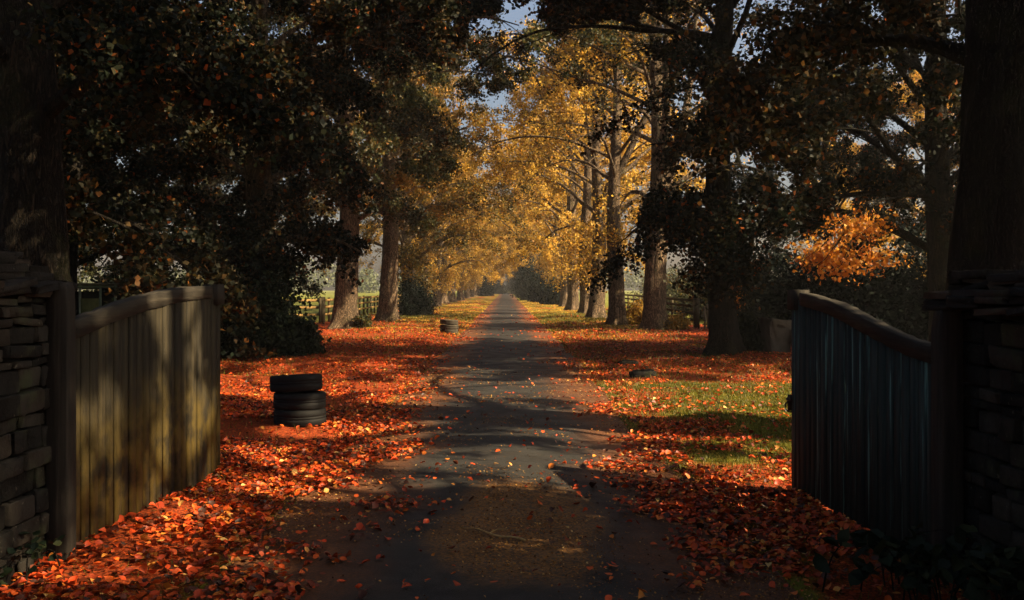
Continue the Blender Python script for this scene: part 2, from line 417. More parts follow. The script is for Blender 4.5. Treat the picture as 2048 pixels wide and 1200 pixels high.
n_ = 52000; x = RNG.uniform(-5.2, 5.2, n_); y = 30+90*RNG.random(n_)**1.3  # added leaves whose gold colour stands for warm light on the far grass
k = (np.abs(x) > hw(y)-.05) & (RNG.random(n_) < np.clip(.5+.6*nz2(x*.8, y*.4), .1, 1)*sstep(30, 46, y)); x, y = x[k], y[k]
v, f = leaves_simple(np.stack([x, y, rz_(x, y)+.02], 1), np.stack([RNG.normal(0, .35, len(x)), RNG.normal(0, .35, len(x)), np.ones(len(x))], 1), RNG.uniform(.06, .13, len(x)), RNG)
tag(link('warm_light_leaves', mesh_np('warm_light_leaves', v, f, M['leaf_gold'])), 'yellow leaves added for the warm light on the grass farther along the drive', 'leaves', kind='stuff')

# crumbs of leaf and seed on the asphalt
n_ = 90000; x = RNG.uniform(-1.8, 1.8, n_); y = 3.6+17*RNG.random(n_)**1.7
k = RNG.random(n_) < np.clip(.10+.16*nz2(x*1.5, y*1.5)+.95*np.exp(-((x-.12+.2*nz2(y, x))/.42)**2-((y-7+.4*nz2(x*2, y))/1.2)**2)+.55*sstep(1.0, 1.45, np.abs(x)+.2*nz2(x, y)), .02, 1)
x, y = x[k], y[k]; sz = RNG.uniform(.004, .016, len(x))*(1+y/25)
nr = np.stack([RNG.normal(0, .5, len(x)), RNG.normal(0, .5, len(x)), np.ones(len(x))], 1)
v, f = leaves_simple(np.stack([x, y, rz_(x, y)+.006], 1), nr, sz, RNG)
tag(link('leaf_crumbs', mesh_np('leaf_crumbs', v, f, M['flake'])), 'tiny dry leaf crumbs and seeds sprinkled over the asphalt', 'debris', kind='stuff')

# grass blades
def grass_mesh():
    Vs, Fs, off = [], [], 0
    for (x0, x1, y0, y1, dens, h) in [(1.2, 5.5, 9, 17.5, 2600, .034), (-7, -1.7, 8, 16, 260, .05), (1.6, 6.5, 17.5, 30, 330, .06), (-6.5, -1.7, 16, 30, 200, .06), (1.65, 6, 30, 60, 170, .09), (-6, -1.65, 30, 60, 140, .09), (1.4, 2.6, 4, 9, 400, .05), (-2.5, -1.6, 4, 9, 400, .05)]:
        n_ = int((x1-x0)*(y1-y0)*dens); x = RNG.uniform(x0, x1, n_); y = RNG.uniform(y0, y1, n_)
        k = (RNG.random(n_) > litter_amount(x, y)*.85) & (np.abs(x) > hw(y)-.1); x, y = x[k], y[k]; n_ = len(x)
        hh = h*RNG.uniform(.5, 1.6, n_); an = RNG.uniform(0, 6.28, n_); w_ = .0016+.00032*y
        dx, dy = np.cos(an), np.sin(an); lx, ly = RNG.normal(0, .5, n_)*hh, RNG.normal(0, .5, n_)*hh
        z = rz_(x, y)
        a = np.stack([x-dx*w_, y-dy*w_, z-.004], 1); b = np.stack([x+dx*w_, y+dy*w_, z-.004], 1)
        c = np.stack([x+lx, y+ly, z+hh], 1)
        Vs.append(np.stack([a, b, c], 1).reshape(-1, 3)); Fs.append(np.arange(n_*3).reshape(-1, 3)+off); off += n_*3
    return mesh_np('grass', np.concatenate(Vs), [np.concatenate(Fs)], M['blade'])
tag(link('grass', grass_mesh()), 'short green grass on the verges beside the drive', 'grass', kind='stuff')

# ------------------------------------------------------------------ trees
# Openings in the canopy: gaps through which the sun reaches these patches of ground (x0,x1,y0,y1,share of leaves gone)
GAPS = [(2.2, 5.4, 20.3, 22.6, .93), (-7, 2.2, 14.3, 17.6, .97), (1.2, 7, 10.6, 17.4, .97), (-7.5, -.8, 28, 50, .85), (-7, -2.2, 18.5, 28, .5), (1.4, 6, 27, 50, .9), (-1.7, 1.7, 9.9, 11.2, .9), (-3.65, -2.2, 6.9, 9.7, .97), (-2.6, -1.2, 8.2, 10.6, .75), (1.2, 2.2, 5, 9, .3), (-8, 8, 50, 75, .6)]
def sun_prune(P, rng):
    g = P-sd*(P[:, 2:3]/sd[2]); x, y = g[:, 0], g[:, 1]
    x = x+.25*nz2(P[:, 0], P[:, 1]); y = y+.35*nz2(P[:, 1]+9, P[:, 2])
    keep = np.ones(len(P)); 
    for (a, b, c, d_, s) in GAPS: keep = np.where((x > a) & (x < b) & (y > c) & (y < d_), np.minimum(keep, 1-s), keep)
    return rng.random(len(P)) < keep

def tree_geo(seed, H=17, r0=.42, cb=3.2, Rc=5.2, nlimb=26, nleaf=46000, leaf=.10, lean=(0, 0), forks=0, low=0, off=None, sparse_low=0, bark_m='bark', droop=1.0, base=True, nsub=7, ntwig=5, clear_to=None, road=0, rs=.5, zfull=7.5, over=(), xlim=None):
    rng = np.random.default_rng(seed); br = MB()
    # trunk
    zt = np.concatenate([np.linspace(-.15, 2, 14), np.linspace(2.3, H*.9, 18)])
    ph = rng.uniform(0, 6.28, 4)
    cx = lean[0]*np.clip(zt/H, 0, 1)**1.3*H + .10*np.sin(zt*.55+ph[0]); cy_ = lean[1]*np.clip(zt/H, 0, 1)**1.3*H + .10*np.sin(zt*.5+ph[1])
    cx -= np.interp(0, zt, cx); cy_ -= np.interp(0, zt, cy_)
    rr = r0*(1-np.clip(zt/H, 0, 1))**.75 + .02
    fl = np.exp(-np.clip(zt, 0, None)/.33); fl[zt < 0] = 1.1
    na = 28; a = np.arange(na)*2*np.pi/na; nb = rng.integers(5, 7)
    lob = np.clip(np.cos(nb*a+ph[2]+.6*np.sin(2*a+ph[3])), -.4, 1)
    rad = rr[:, None]*(1+.035*np.sin(7*a+ph[0])[None]+.03*rng.normal(size=(len(zt), na)) + fl[:, None]*(.35+.45*lob[None]) + .05*np.sin(2*a[None]+zt[:, None]*.6))
    v = np.stack([cx[:, None]+rad*np.cos(a), cy_[:, None]+rad*np.sin(a), np.repeat(zt[:, None], na, 1)], -1).reshape(-1, 3)
    i = np.arange(len(zt)-1)[:, None]*na; j = np.arange(na)[None]; k = (j+1) % na
    br.add(v, np.stack([i+j, i+k, i+na+k, i+na+j], -1).reshape(-1, 4))
    ctr = lambda z: np.array([np.interp(z, zt, cx), np.interp(z, zt, cy_), z])
    anchors = []; wts = []
    limbs = []
    for f in range(forks):                               # co-dominant leaders
        z0 = rng.uniform(cb+.3, cb+2.5); az = rng.uniform(0, 6.28) if forks > 1 else 0
        p = ctr(z0); d = np.array([math.cos(az)*.5, math.sin(az)*.5, 1.]); pts = [p]
        for s in range(9):
            d = d/np.linalg.norm(d); p = p+d*(H*.82-z0)/9/max(d[2], .6); pts.append(p); d = d+np.array([rng.normal(0, .06), rng.normal(0, .06), .15])
        pts = np.array(pts); br.tube(pts, np.linspace(r0*.5, .04, len(pts)), 10)
        limbs.append((pts, True))
    for q in range(nlimb+len(over)):
        t = (min(q, nlimb-1)+rng.uniform(0, 1))/nlimb; z0 = cb+(H*.88-cb)*t**.9
        az = q*2.39996+rng.uniform(-.35, .35)
        prof = (.78+.5*math.sin(math.pi*min(1, t*.9+.18)))*(1-.72*t**2.2)
        L = Rc*prof*rng.uniform(.85, 1.15)*1.12
        if road and z0 < zfull: L *= 1-(1-rs)*max(0., math.cos(az)*road)**.7
        el = R(28+44*t+rng.uniform(-8, 8)); p = ctr(z0)
        if forks and rng.random() < .5:
            lp = limbs[rng.integers(0, forks)][0]; p = lp[np.argmin(np.abs(lp[:, 2]-z0))]
        if q >= nlimb:
            z0, az, L, el = over[q-nlimb]; el = R(el); p = ctr(z0); t = .55
        d = np.array([math.cos(az)*math.cos(el), math.sin(az)*math.cos(el), math.sin(el)]); pts = [p]; ns = 10
        for s in range(ns):
            p = p+d*L/ns; pts.append(p)
            d = d+np.array([rng.normal(0, .10), rng.normal(0, .10), rng.normal(0, .07)-(.145*droop*(1-t)*(s > 1)) + .04*t])
            d /= np.linalg.norm(d)
        pts = np.array(pts); rl = np.interp(z0, zt, rr)*(.36-.08*t)
        rl = min(rl, .13); br.tube(pts, np.linspace(rl, .014, len(pts)), 7)
        limbs.append((pts, False))
        for s in range(nsub):
            u = .22+.78*(s+rng.uniform(0, 1))/nsub; ii = u*ns; i0 = min(int(ii), ns-1); p0 = pts[i0]+(pts[i0+1]-pts[i0])*(ii-i0)
            dl = pts[i0+1]-pts[i0]; dl /= np.linalg.norm(dl)
            side = np.cross(dl, [0, 0, 1.]); side /= np.linalg.norm(side)+1e-6
            sg = 1 if s % 2 else -1
            d = dl*rng.uniform(.4, .9)+side*sg*rng.uniform(.5, 1)+np.array([0, 0, rng.uniform(-.25, .45)])
            d /= np.linalg.norm(d); Ls = L*(.42-.2*u)*rng.uniform(.8, 1.25); p = p0; sp = [p]
            for m in range(4):
                p = p+d*Ls/4; sp.append(p); d = d+np.array([rng.normal(0, .14), rng.normal(0, .14), -.10*droop]); d /= np.linalg.norm(d)
            sp = np.array(sp); br.tube(sp, np.linspace(max(.012, rl*.3*(1-u*.5)), .006, 5), 4)
            for w_ in range(ntwig):
                uu = rng.uniform(.25, 1)*4; k0 = min(int(uu), 3); p1 = sp[k0]+(sp[k0+1]-sp[k0])*(uu-k0)
                dd = (sp[k0+1]-sp[k0]); dd = dd/np.linalg.norm(dd)+rng.normal(0, .7, 3)+np.array([0, 0, -.15]); dd /= np.linalg.norm(dd)
                lt = rng.uniform(.35, .85); e = p1+dd*lt+np.array([0, 0, -.12*lt])
                br.tube(np.array([p1, (p1+e)/2+np.array([0, 0, .03]), e]), [.006, .004, .002], 3)
                anchors.append((p1, e)); wts.append(rng.uniform(.35, 1.5)*(2.0 if q >= nlimb else 1))
    A = np.array([x[0] for x in anchors]); B = np.array([x[1] for x in anchors]); W = np.array(wts)
    if clear_to: 
        zz = (A[:, 2]+B[:, 2])/2; W = W*np.where(zz < clear_to, 1-sparse_low, 1)
    W /= W.sum()
    idx = rng.choice(len(A), nleaf, p=W); t = rng.uniform(-.1, 1.15, nleaf)[:, None]
    P = A[idx]*(1-t)+B[idx]*t+rng.normal(0, .13, (nleaf, 3))
    if low:                                              # shoots on the trunk
        nl = low; zc = rng.uniform(1.6, cb+1.5, 26); ac = rng.uniform(0, 6.28, 26); ci = rng.integers(0, 26, nl)
        C_ = np.array([ctr(z)+np.array([math.cos(b), math.sin(b), 0])*(r0+rng.uniform(.1, .75)) for z, b in zip(zc, ac)])
        P = np.concatenate([P, C_[ci]+rng.normal(0, .26, (nl, 3))])
    if xlim: P = P[(P[:, 0]*road < xlim+.45*np.sin(P[:, 2]*2.1+P[:, 1]*1.7)) | (P[:, 2] > zfull)]
    P = P[P[:, 2] > .25]
    return br, P, rng

def crown_mesh(P, leaf, rng, mat):
    nr = rng.normal(0, 1, (len(P), 3))+np.array([0, 0, .55])
    size = leaf*rng.uniform(.65, 1.35, len(P))
    v, f = leaves_simple(P, nr, size, rng)
    return mesh_np('crown', v, f, mat)

def lime(x, y, label, mat, group, seed, prune=True, rz=0, leaf=.10, cat='tree', name='lime_tree', bark_m='bark', **kw):
    root = thing(name, label, cat, (x, y, float(gz(x, y))), 0, group)
    br, P, rng = tree_geo(seed, **kw)
    if prune: P = P[sun_prune(P+np.array([x, y, 0]), rng)]
    link('trunk', br.mesh('trunk', M[bark_m], True), root)
    link('crown', crown_mesh(P, leaf, rng, M[mat]), root)
    return root

GL = 'lime trees in the row left of the drive'; GR = 'lime trees in the row right of the drive'
ORD = ['first', 'second', 'third', 'fourth', 'fifth', 'sixth', 'seventh', 'eighth', 'ninth', 'tenth', 'eleventh', 'twelfth', 'thirteenth', 'fourteenth', 'fifteenth', 'sixteenth', 'seventeenth', 'eighteenth', 'nineteenth', 'twentieth', 'twenty first', 'twenty second', 'twenty third', 'twenty fourth', 'twenty fifth', 'twenty sixth', 'twenty seventh', 'twenty eighth', 'twenty ninth', 'thirtieth', 'thirty first', 'thirty second']
# left row
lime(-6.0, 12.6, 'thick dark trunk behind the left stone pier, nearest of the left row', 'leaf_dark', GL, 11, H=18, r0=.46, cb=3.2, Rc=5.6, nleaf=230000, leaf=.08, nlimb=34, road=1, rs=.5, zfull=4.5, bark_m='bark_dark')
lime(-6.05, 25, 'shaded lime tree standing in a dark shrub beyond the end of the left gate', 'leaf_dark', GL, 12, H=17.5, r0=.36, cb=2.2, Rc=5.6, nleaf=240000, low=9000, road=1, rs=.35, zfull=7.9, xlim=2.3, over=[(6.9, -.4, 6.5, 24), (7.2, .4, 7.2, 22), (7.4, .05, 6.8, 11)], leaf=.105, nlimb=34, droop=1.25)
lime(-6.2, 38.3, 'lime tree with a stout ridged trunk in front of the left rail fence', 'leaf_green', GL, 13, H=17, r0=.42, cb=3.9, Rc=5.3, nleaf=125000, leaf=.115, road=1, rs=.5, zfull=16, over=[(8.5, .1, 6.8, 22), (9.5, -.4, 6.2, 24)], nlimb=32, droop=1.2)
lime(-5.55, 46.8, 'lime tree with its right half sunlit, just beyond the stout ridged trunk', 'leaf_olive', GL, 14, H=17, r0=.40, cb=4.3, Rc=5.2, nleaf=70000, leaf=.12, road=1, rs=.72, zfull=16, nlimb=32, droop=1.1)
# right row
lime(5.78, 11.2, 'very broad shade-darkened trunk behind the right stone pier, nearest tree of the right row', 'leaf_dark', GR, 21, H=18, r0=.86, cb=3.0, Rc=5.6, nleaf=230000, leaf=.08, nlimb=34, road=-1, rs=.5, zfull=4.5, bark_m='bark_shaded')
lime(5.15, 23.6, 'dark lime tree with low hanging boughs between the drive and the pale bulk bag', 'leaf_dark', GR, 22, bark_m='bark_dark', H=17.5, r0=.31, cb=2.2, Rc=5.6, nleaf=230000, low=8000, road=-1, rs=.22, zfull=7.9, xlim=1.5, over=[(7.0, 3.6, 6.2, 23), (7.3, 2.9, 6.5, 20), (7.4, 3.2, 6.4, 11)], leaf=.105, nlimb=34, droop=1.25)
lime(5.55, 37.3, 'dark tall lime tree beside the thick end post of the right rail fence', 'leaf_green', GR, 23, H=17.5, r0=.40, cb=4.4, Rc=5.0, nleaf=32000, road=-1, rs=.55, zfull=16, over=[(8.3, 3.0, 7, 24), (9.4, 3.5, 6.5, 20)], forks=2, low=1200, leaf=.115, sparse_low=.5, clear_to=9)
lime(4.85, 43.5, 'lime tree whose trunk carries sunlit leaf shoots, next beyond the dark one by the fence', 'leaf_gold', GR, 24, H=16.5, r0=.34, cb=5.0, Rc=5.0, nleaf=26000, forks=1, low=1800, leaf=.12, sparse_low=.5, clear_to=10)

GB = 'trees standing behind the rows'
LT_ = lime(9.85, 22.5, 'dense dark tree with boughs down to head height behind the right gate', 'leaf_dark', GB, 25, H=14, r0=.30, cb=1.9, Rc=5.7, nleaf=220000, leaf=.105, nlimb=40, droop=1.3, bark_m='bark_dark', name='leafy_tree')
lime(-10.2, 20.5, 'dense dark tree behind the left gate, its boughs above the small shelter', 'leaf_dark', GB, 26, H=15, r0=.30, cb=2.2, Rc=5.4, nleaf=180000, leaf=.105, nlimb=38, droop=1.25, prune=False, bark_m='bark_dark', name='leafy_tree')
lime(10.6, 4.4, 'unseen tall tree added for shade beyond the right stone pier', 'leaf_dark', GB, 29, H=17, r0=.32, cb=7.5, Rc=4.6, nleaf=150000, leaf=.15, nlimb=24, nsub=3, ntwig=3, bark_m='bark_dark')  # added out of view to shade the upper left gate and pier
rb = np.random.default_rng(5); bc = np.stack([rb.uniform(-3.7, -2.1, 13), rb.uniform(-2.7, -1.7, 13), rb.uniform(2.05, 3.1, 13)], 1); bc[:, 2] -= .25*np.abs(bc[:, 0]+2.9)
bi = rb.choice(13, 1500, p=rb.dirichlet(np.ones(13)*2)); bP = bc[bi]+rb.normal(0, .19, (1500, 3))*[1.3, 1, .65]
bo = link('orange_bough', crown_mesh(bP, .085, rb, M['leaf_orange']), LT_); bo['label'] = 'bright orange bough hanging low on the dark tree'
bt = MB()
for c_ in bc: bt.tube(np.array([[-1.2, -.8, 3.6], [-2.3, -1.6, 3.4], c_+[.2, .1, .1], c_-[.2, .1, .15]]), [.025, .018, .01, .004], 5)
bt.build('bough', M['bark_dark'], LT_, True)
# three pattern trees, copied along the rows
def proto(seed, mat, label, group, x, y, **kw):
    return lime(x, y, label, mat, group, seed, prune=False, **kw)
pA = proto(31, 'leaf_gold', 'golden lime tree, fifth from the gate in the right row', GR, 4.65, 51.5, H=17, r0=.38, cb=4.4, Rc=5.3, nleaf=44000, leaf=.13, low=2500, droop=.75)
pB = proto(32, 'leaf_olive', 'golden brown lime tree, fifth from the gate in the left row', GL, -5.8, 59, H=16, r0=.36, cb=2.4, Rc=5.5, nleaf=50000, leaf=.13, low=3000, droop=1.3, nlimb=32)
pC = proto(33, 'leaf_gold', 'golden lime tree, sixth from the gate in the right row', GR, 4.95, 61, H=18, r0=.38, cb=4.0, Rc=5.2, nleaf=44000, leaf=.135, droop=.85, low=2500)
pD = lime(-12, 19, 'dark leafy tree behind the left gate, nearest of those left of the row', 'leaf_dark', GB, 34, prune=False, H=15, r0=.30, cb=1.9, Rc=5.2, nleaf=120000, leaf=.125, nlimb=34, droop=1.3, bark_m='bark_dark', name='leafy_tree')
PR = [pA, pB, pC, pD]
def remat(root, mat):
    for c in root.children:
        if c.name.split('.')[0] == 'crown':
            c.material_slots[0].link = 'OBJECT'; c.material_slots[0].material = M[mat]
def far_tree(x, y, q, label, group, mat=None, sc=None, seq=(0, 1, 2)):
    s = sc or random.uniform(.9, 1.1)
    t = copy_thing(PR[seq[q % 3]], (x, y, float(gz(x, y))), random.uniform(0, 6.28), (s, s, s*random.uniform(.95, 1.08)), label, group)
    if mat: remat(t, mat)
    return t
yy = 74; q = 5
while yy < 242:
    side = 'left'
    far_tree(-5.9+random.uniform(-.35, .35), yy, q, 'sunlit lime tree, %s from the gate in the left row' % ORD[q], GL, 'leaf_amber' if q % 3 != 1 else 'leaf_gold', None, (1, 1, 0))
    yy += random.uniform(11, 14); q += 1
yy = 70; q = 6
while yy < 242:
    far_tree(4.95+random.uniform(-.3, .3), yy, q, 'gold leaved lime tree, %s from the gate in the right row' % ORD[q], GR, 'leaf_amber' if q % 4 == 2 else None, None, (0, 2, 2))
    yy += random.uniform(9.5, 12.5); q += 1
GE = 'dark trees closing the end of the avenue'
for k_, (x, y) in enumerate([(-4, 252), (1.5, 256), (7, 250)]):
    far_tree(x, y, k_, '%s of the dark trees closing the far end of the drive' % ['leftmost', 'middle', 'rightmost'][k_], GE, 'leaf_pine', 1.15, (1, 1, 1))
# trees around the rows
for k_, (x, y, s, m, lab) in enumerate([
        (-12.5, 28.5, .9, 'leaf_dark', 'dark leafy tree behind the small shelter left of the row'),
        (-19, 36, 1.0, 'leaf_dark', 'large dark tree farthest left behind the small shelter'),
        (-15.5, 43, .9, 'leaf_green', 'dim green tree at the left edge of the open meadow'),
        (-17.5, 26, .95, 'leaf_dark', 'dark tree farthest left beside the small shelter'),
        (-15.8, 53, .9, 'leaf_green', 'dim green tree on the meadow beyond the dark bushes'),
        (15.5, 23.5, .8, 'leaf_dark', 'dark tree right of the hedge, mostly hidden by the right stone pier'),
        (19, 35, .8, 'leaf_dark', 'dark tree behind the rightmost hedge bush'),
        (12.6, 39.5, .72, 'leaf_dark', 'dark tree between the rail fence and the hedge on the right'),
        (19, 45, .66, 'leaf_gold', 'golden tree behind the right rail fence'),
        (28, 46, .9, 'leaf_dark', 'large dark tree farthest right behind the hedge'),
        (21, 62, .7, 'leaf_gold', 'golden tree far behind the right rail fence')]):
    far_tree(x, y, k_, lab, GB, m, s, (3, 3, 3) if m in ('leaf_dark', 'leaf_green') else (0, 1, 2))
# trees added beside and behind the camera to shade the foreground
for (x, y, k_, lab) in [(7.2, -.6, 0, 'tree added for shade just outside the gate on the right'), (-6.5, -2, 1, 'tree added for shade just outside the gate on the left')]:
    far_tree(x, y, k_, lab, GB, 'leaf_dark', 1.1, (3, 1, 3))

# ------------------------------------------------------------------ shrubs
def shrub(x, y, label, size, nleaf, leaf, mat, seed, name='shrub', cat='shrub', group=None, clumps=26):
    rng = np.random.default_rng(seed); root = thing(name, label, cat, (x, y, float(gz(x, y))), 0, group)
    c = rng.normal(0, 1, (clumps, 3)); c /= np.linalg.norm(c, axis=1)[:, None]; c *= rng.uniform(.35, .95, clumps)[:, None]; c[:, 2] = np.abs(c[:, 2])
    c = c*np.array(size); i = rng.integers(0, clumps, nleaf)
    P = c[i]+rng.normal(0, 1, (nleaf, 3))*np.array(size)*.17; P[:, 2] = np.abs(P[:, 2])+.03
    link('foliage', crown_mesh(P, leaf, rng, M[mat]), root)
    st = MB()
    for q in range(clumps):
        m = c[q]*np.array([.45, .45, .55])+np.array([0, 0, .05]); st.tube(np.array([[c[q][0]*.08, c[q][1]*.08, -.05], m, c[q]]), [.022, .014, .005], 5)
    st.build('stem', M['bark_dark'], root, True)
    return root
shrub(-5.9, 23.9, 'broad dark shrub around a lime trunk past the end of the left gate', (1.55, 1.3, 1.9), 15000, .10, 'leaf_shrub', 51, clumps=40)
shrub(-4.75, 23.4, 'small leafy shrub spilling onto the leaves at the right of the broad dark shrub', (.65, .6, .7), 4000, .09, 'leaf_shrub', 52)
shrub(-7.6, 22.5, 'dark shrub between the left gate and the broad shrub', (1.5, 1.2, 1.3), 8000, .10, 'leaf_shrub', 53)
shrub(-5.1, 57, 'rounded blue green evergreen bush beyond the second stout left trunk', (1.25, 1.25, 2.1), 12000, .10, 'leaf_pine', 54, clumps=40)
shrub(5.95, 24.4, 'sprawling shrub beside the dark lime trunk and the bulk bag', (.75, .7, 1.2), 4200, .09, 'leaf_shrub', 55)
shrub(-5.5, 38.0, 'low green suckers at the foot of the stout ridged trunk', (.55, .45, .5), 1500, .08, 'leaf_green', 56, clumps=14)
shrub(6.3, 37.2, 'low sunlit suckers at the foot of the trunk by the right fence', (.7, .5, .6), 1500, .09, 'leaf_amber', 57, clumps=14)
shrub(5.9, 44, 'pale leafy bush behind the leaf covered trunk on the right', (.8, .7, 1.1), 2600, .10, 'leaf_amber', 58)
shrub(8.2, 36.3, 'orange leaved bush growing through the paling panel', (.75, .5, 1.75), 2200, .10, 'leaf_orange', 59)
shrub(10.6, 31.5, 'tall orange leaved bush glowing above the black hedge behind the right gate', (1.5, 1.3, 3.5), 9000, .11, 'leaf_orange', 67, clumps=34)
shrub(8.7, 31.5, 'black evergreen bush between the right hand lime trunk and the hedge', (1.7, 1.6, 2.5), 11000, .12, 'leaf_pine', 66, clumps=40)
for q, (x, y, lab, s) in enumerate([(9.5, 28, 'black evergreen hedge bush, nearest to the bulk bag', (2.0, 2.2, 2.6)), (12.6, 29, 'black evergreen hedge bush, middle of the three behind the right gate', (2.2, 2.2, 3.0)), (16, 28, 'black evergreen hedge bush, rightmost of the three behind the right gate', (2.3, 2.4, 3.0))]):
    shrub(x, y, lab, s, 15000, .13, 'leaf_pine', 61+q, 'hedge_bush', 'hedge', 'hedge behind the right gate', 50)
for q, (x, y) in enumerate([(-14.2, 25.5), (-9.8, 33), (-9.2, 29.2), (-12.2, 31), (-13.2, 38), (-10.6, 37.4)]):
    shrub(x, y, ['dark bush left of the small shelter', 'dark bush behind the fence corner post', 'dark bush just right of the small shelter', 'dark bush behind the small shelter', 'dark bush at the left edge of the meadow, left of two', 'dark bush at the left edge of the meadow, right of two'][q], (2.0, 1.8, 2.1), 11000, .12, 'leaf_shrub', 71+q)

shrub(5.3, 4.7, 'added unseen tall laurel bush behind the right stone pier', (1.3, 1.7, 4.8), 8500, .12, 'leaf_shrub', 68, 'shade_laurel', clumps=46)  # added out of view to block sun from the near drive
for q, (x, y, sz_) in enumerate([(3.7, 108, (1.3, 2.5, 4.0)), (3.3, 130, (1.5, 3, 6)), (3.0, 156, (1.8, 3, 8.5)), (3.0, 185, (2.0, 3, 11)), (-3.6, 190, (1.8, 3, 6)), (4.4, 92, (1.2, 2, 2.6)), (-2.6, 246, (3, 2, 5)), (3.0, 247, (3.4, 2, 5))]):  # dark bushes added to stand for shaded low foliage of the far trees
    shrub(x, y, 'bush added as dark shade %s' % ['below the right row, second nearest', 'below the right row, third nearest', 'below the right row, fourth nearest', 'below the right row, farthest', 'below the left row near the end of the drive', 'below the right row, nearest of them', 'closing the end of the drive, left one', 'closing the end of the drive, right one'][q], sz_, 5000, .22, 'leaf_pine', 120+q, 'bush', 'shrub', 'bushes added as shade under the far trees')
for q, (x, y) in enumerate([(11.2, 50), (12, 61), (13.2, 76), (14.5, 95)]):
    shrub(x, y, '%s of the dim hedge bushes along the field beyond the right rail fence' % ['nearest', 'second nearest', 'third nearest', 'farthest'][q], (2.3, 4.2, 2.7), 8000, .16, 'leaf_green', 140+q, 'hedge_bush', 'hedge', 'hedge beyond the right rail fence', 40)
# brambles at the foot of the right pier, weeds on the left
def bramble(x, y, label, nstem, h, leaf, seed, spread):
    rng = np.random.default_rng(seed); root = thing('bramble', label, 'plant', (x, y, float(gz(x, y))), 0, None)
    st = MB(); P = []
    for q in range(nstem):
        b = rng.normal(0, spread, 2)*np.array([1, .8]); az = rng.uniform(0, 6.28); hh = h*rng.uniform(.5, 1.2)
        t = np.linspace(0, 1, 7)[:, None]; rch = hh*rng.uniform(.5, 1.5)
        pts = np.concatenate([b[0]+math.cos(az)*rch*t**1.4, b[1]+math.sin(az)*rch*t**1.4, hh*np.sin(t*2.3)/1.0], 1)
        st.tube(pts, np.linspace(.006, .002, 7), 5)
        for s in range(9):
            u = rng.uniform(.2, 1)*6; k0 = min(int(u), 5); P.append(pts[k0]+(pts[k0+1]-pts[k0])*(u-k0)+rng.normal(0, .03, 3))
    P = np.array(P); P[:, 2] = np.abs(P[:, 2])+.02
    nr = rng.normal(0, .5, (len(P), 3))+np.array([0, -.25, 1])
    v, f = leaves_full(P, nr, leaf*rng.uniform(.6, 1.3, len(P)), rng)
    link('foliage', mesh_np('foliage', v, f, M['leaf_shrub']), root); st.build('stem', M['bark_dark'], root, True)
bramble(2.45, 5.55, 'dark broad leaved bramble in front of the right gate hinge post', 30, .27, .10, 81, .24)
bramble(2.95, 5.2, 'dark bramble against the foot of the right stone pier', 26, .33, .10, 82, .2)
bramble(-2.75, 5.55, 'sparse weeds at the foot of the left stone pier', 12, .2, .06, 83, .16)

# ------------------------------------------------------------------ piers
def blob_stone(mb, c, size, rng, yaw=0, e=.13):
    na, nb = 16, 8; th = np.linspace(-np.pi/2, np.pi/2, nb); a = np.arange(na)*2*np.pi/na+.39
    sg = lambda x_, p_: np.sign(x_)*np.abs(x_)**p_
    ct, st_ = sg(np.cos(th), e), sg(np.sin(th), e); ca, sa = sg(np.cos(a), e), sg(np.sin(a), e)
    v = np.stack([ct[:, None]*ca, ct[:, None]*sa, np.repeat(st_[:, None], na, 1)], -1).reshape(-1, 3)
    v = v*np.array(size)/2*(1+rng.normal(0, .045, v.shape)); v[:, 2] += v[:, 0]*rng.normal(0, .05)+v[:, 1]*rng.normal(0, .05)
    i = np.arange(nb-1)[:, None]*na; j = np.arange(na)[None]; k = (j+1) % na
    mb.add(v+np.array(c), np.stack([i+j, i+k, i+na+k, i+na+j], -1).reshape(-1, 4))
def pier(x0, x1, y0, y1, h, z0, label, seed, cap):
    rng = np.random.default_rng(seed); root = thing('stone_pier', label, 'pier', ((x0+x1)/2, (y0+y1)/2, z0))
    hx, hy = (x1-x0)/2, (y1-y0)/2
    MB().box((0, 0, h/2-.05), (2*hx-.10, 2*hy-.10, h)).build('core', M['mortar'], root)
    st = MB(); z = -.03
    while z < h-.04:
        ch = rng.choice([.055, .075, .1, .13, .15])*rng.uniform(.9, 1.1); ch = min(ch, h-z)
        for sgn in (-1, 1):
            p = -hy
            while p < hy-.05:                                  # long faces
                L = min(rng.uniform(.16, .42), hy-p+.02); blob_stone(st, (sgn*(hx-.07+rng.normal(0, .012)), p+L/2, z+ch/2), (.2, L-.012, ch-.010), rng); p += L
            p = -hx+.1
            while p < hx-.15:                                  # ends
                L = min(rng.uniform(.16, .4), hx-.1-p); blob_stone(st, (p+L/2, sgn*(hy-.07+rng.normal(0, .012)), z+ch/2), (L-.012, .2, ch-.010), rng); p += L
        z += ch
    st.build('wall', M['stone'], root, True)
    cp = MB(); z = h
    for q, (ov, th) in enumerate(cap):                         # stacked slates
        for px in np.arange(-hx-ov, hx+ov-.05, .40):
            for py in np.arange(-hy-ov, hy+ov-.05, .36):
                wx, wy = min(.40, hx+ov-px), min(.36, hy+ov-py)
                n0 = len(cp.v); blob_stone(cp, (px+wx/2+rng.normal(0, .012), py+wy/2+rng.normal(0, .012), z+th/2+rng.normal(0, .003)), (wx+.03, wy+.03, th*1.05), rng)
        z += th
    cp.build('slate_cap', M['slate'], root, True)
    return root
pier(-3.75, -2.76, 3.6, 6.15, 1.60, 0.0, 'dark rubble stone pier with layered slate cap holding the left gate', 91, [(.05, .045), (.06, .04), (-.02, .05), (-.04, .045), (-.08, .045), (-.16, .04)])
pier(2.80, 3.85, 3.6, 6.15, 1.66, -.14, 'dark rubble stone pier with layered slate cap holding the right gate', 92, [(.17, .035), (.18, .035), (.15, .04), (.05, .035), (.04, .03), (.05, .045)])

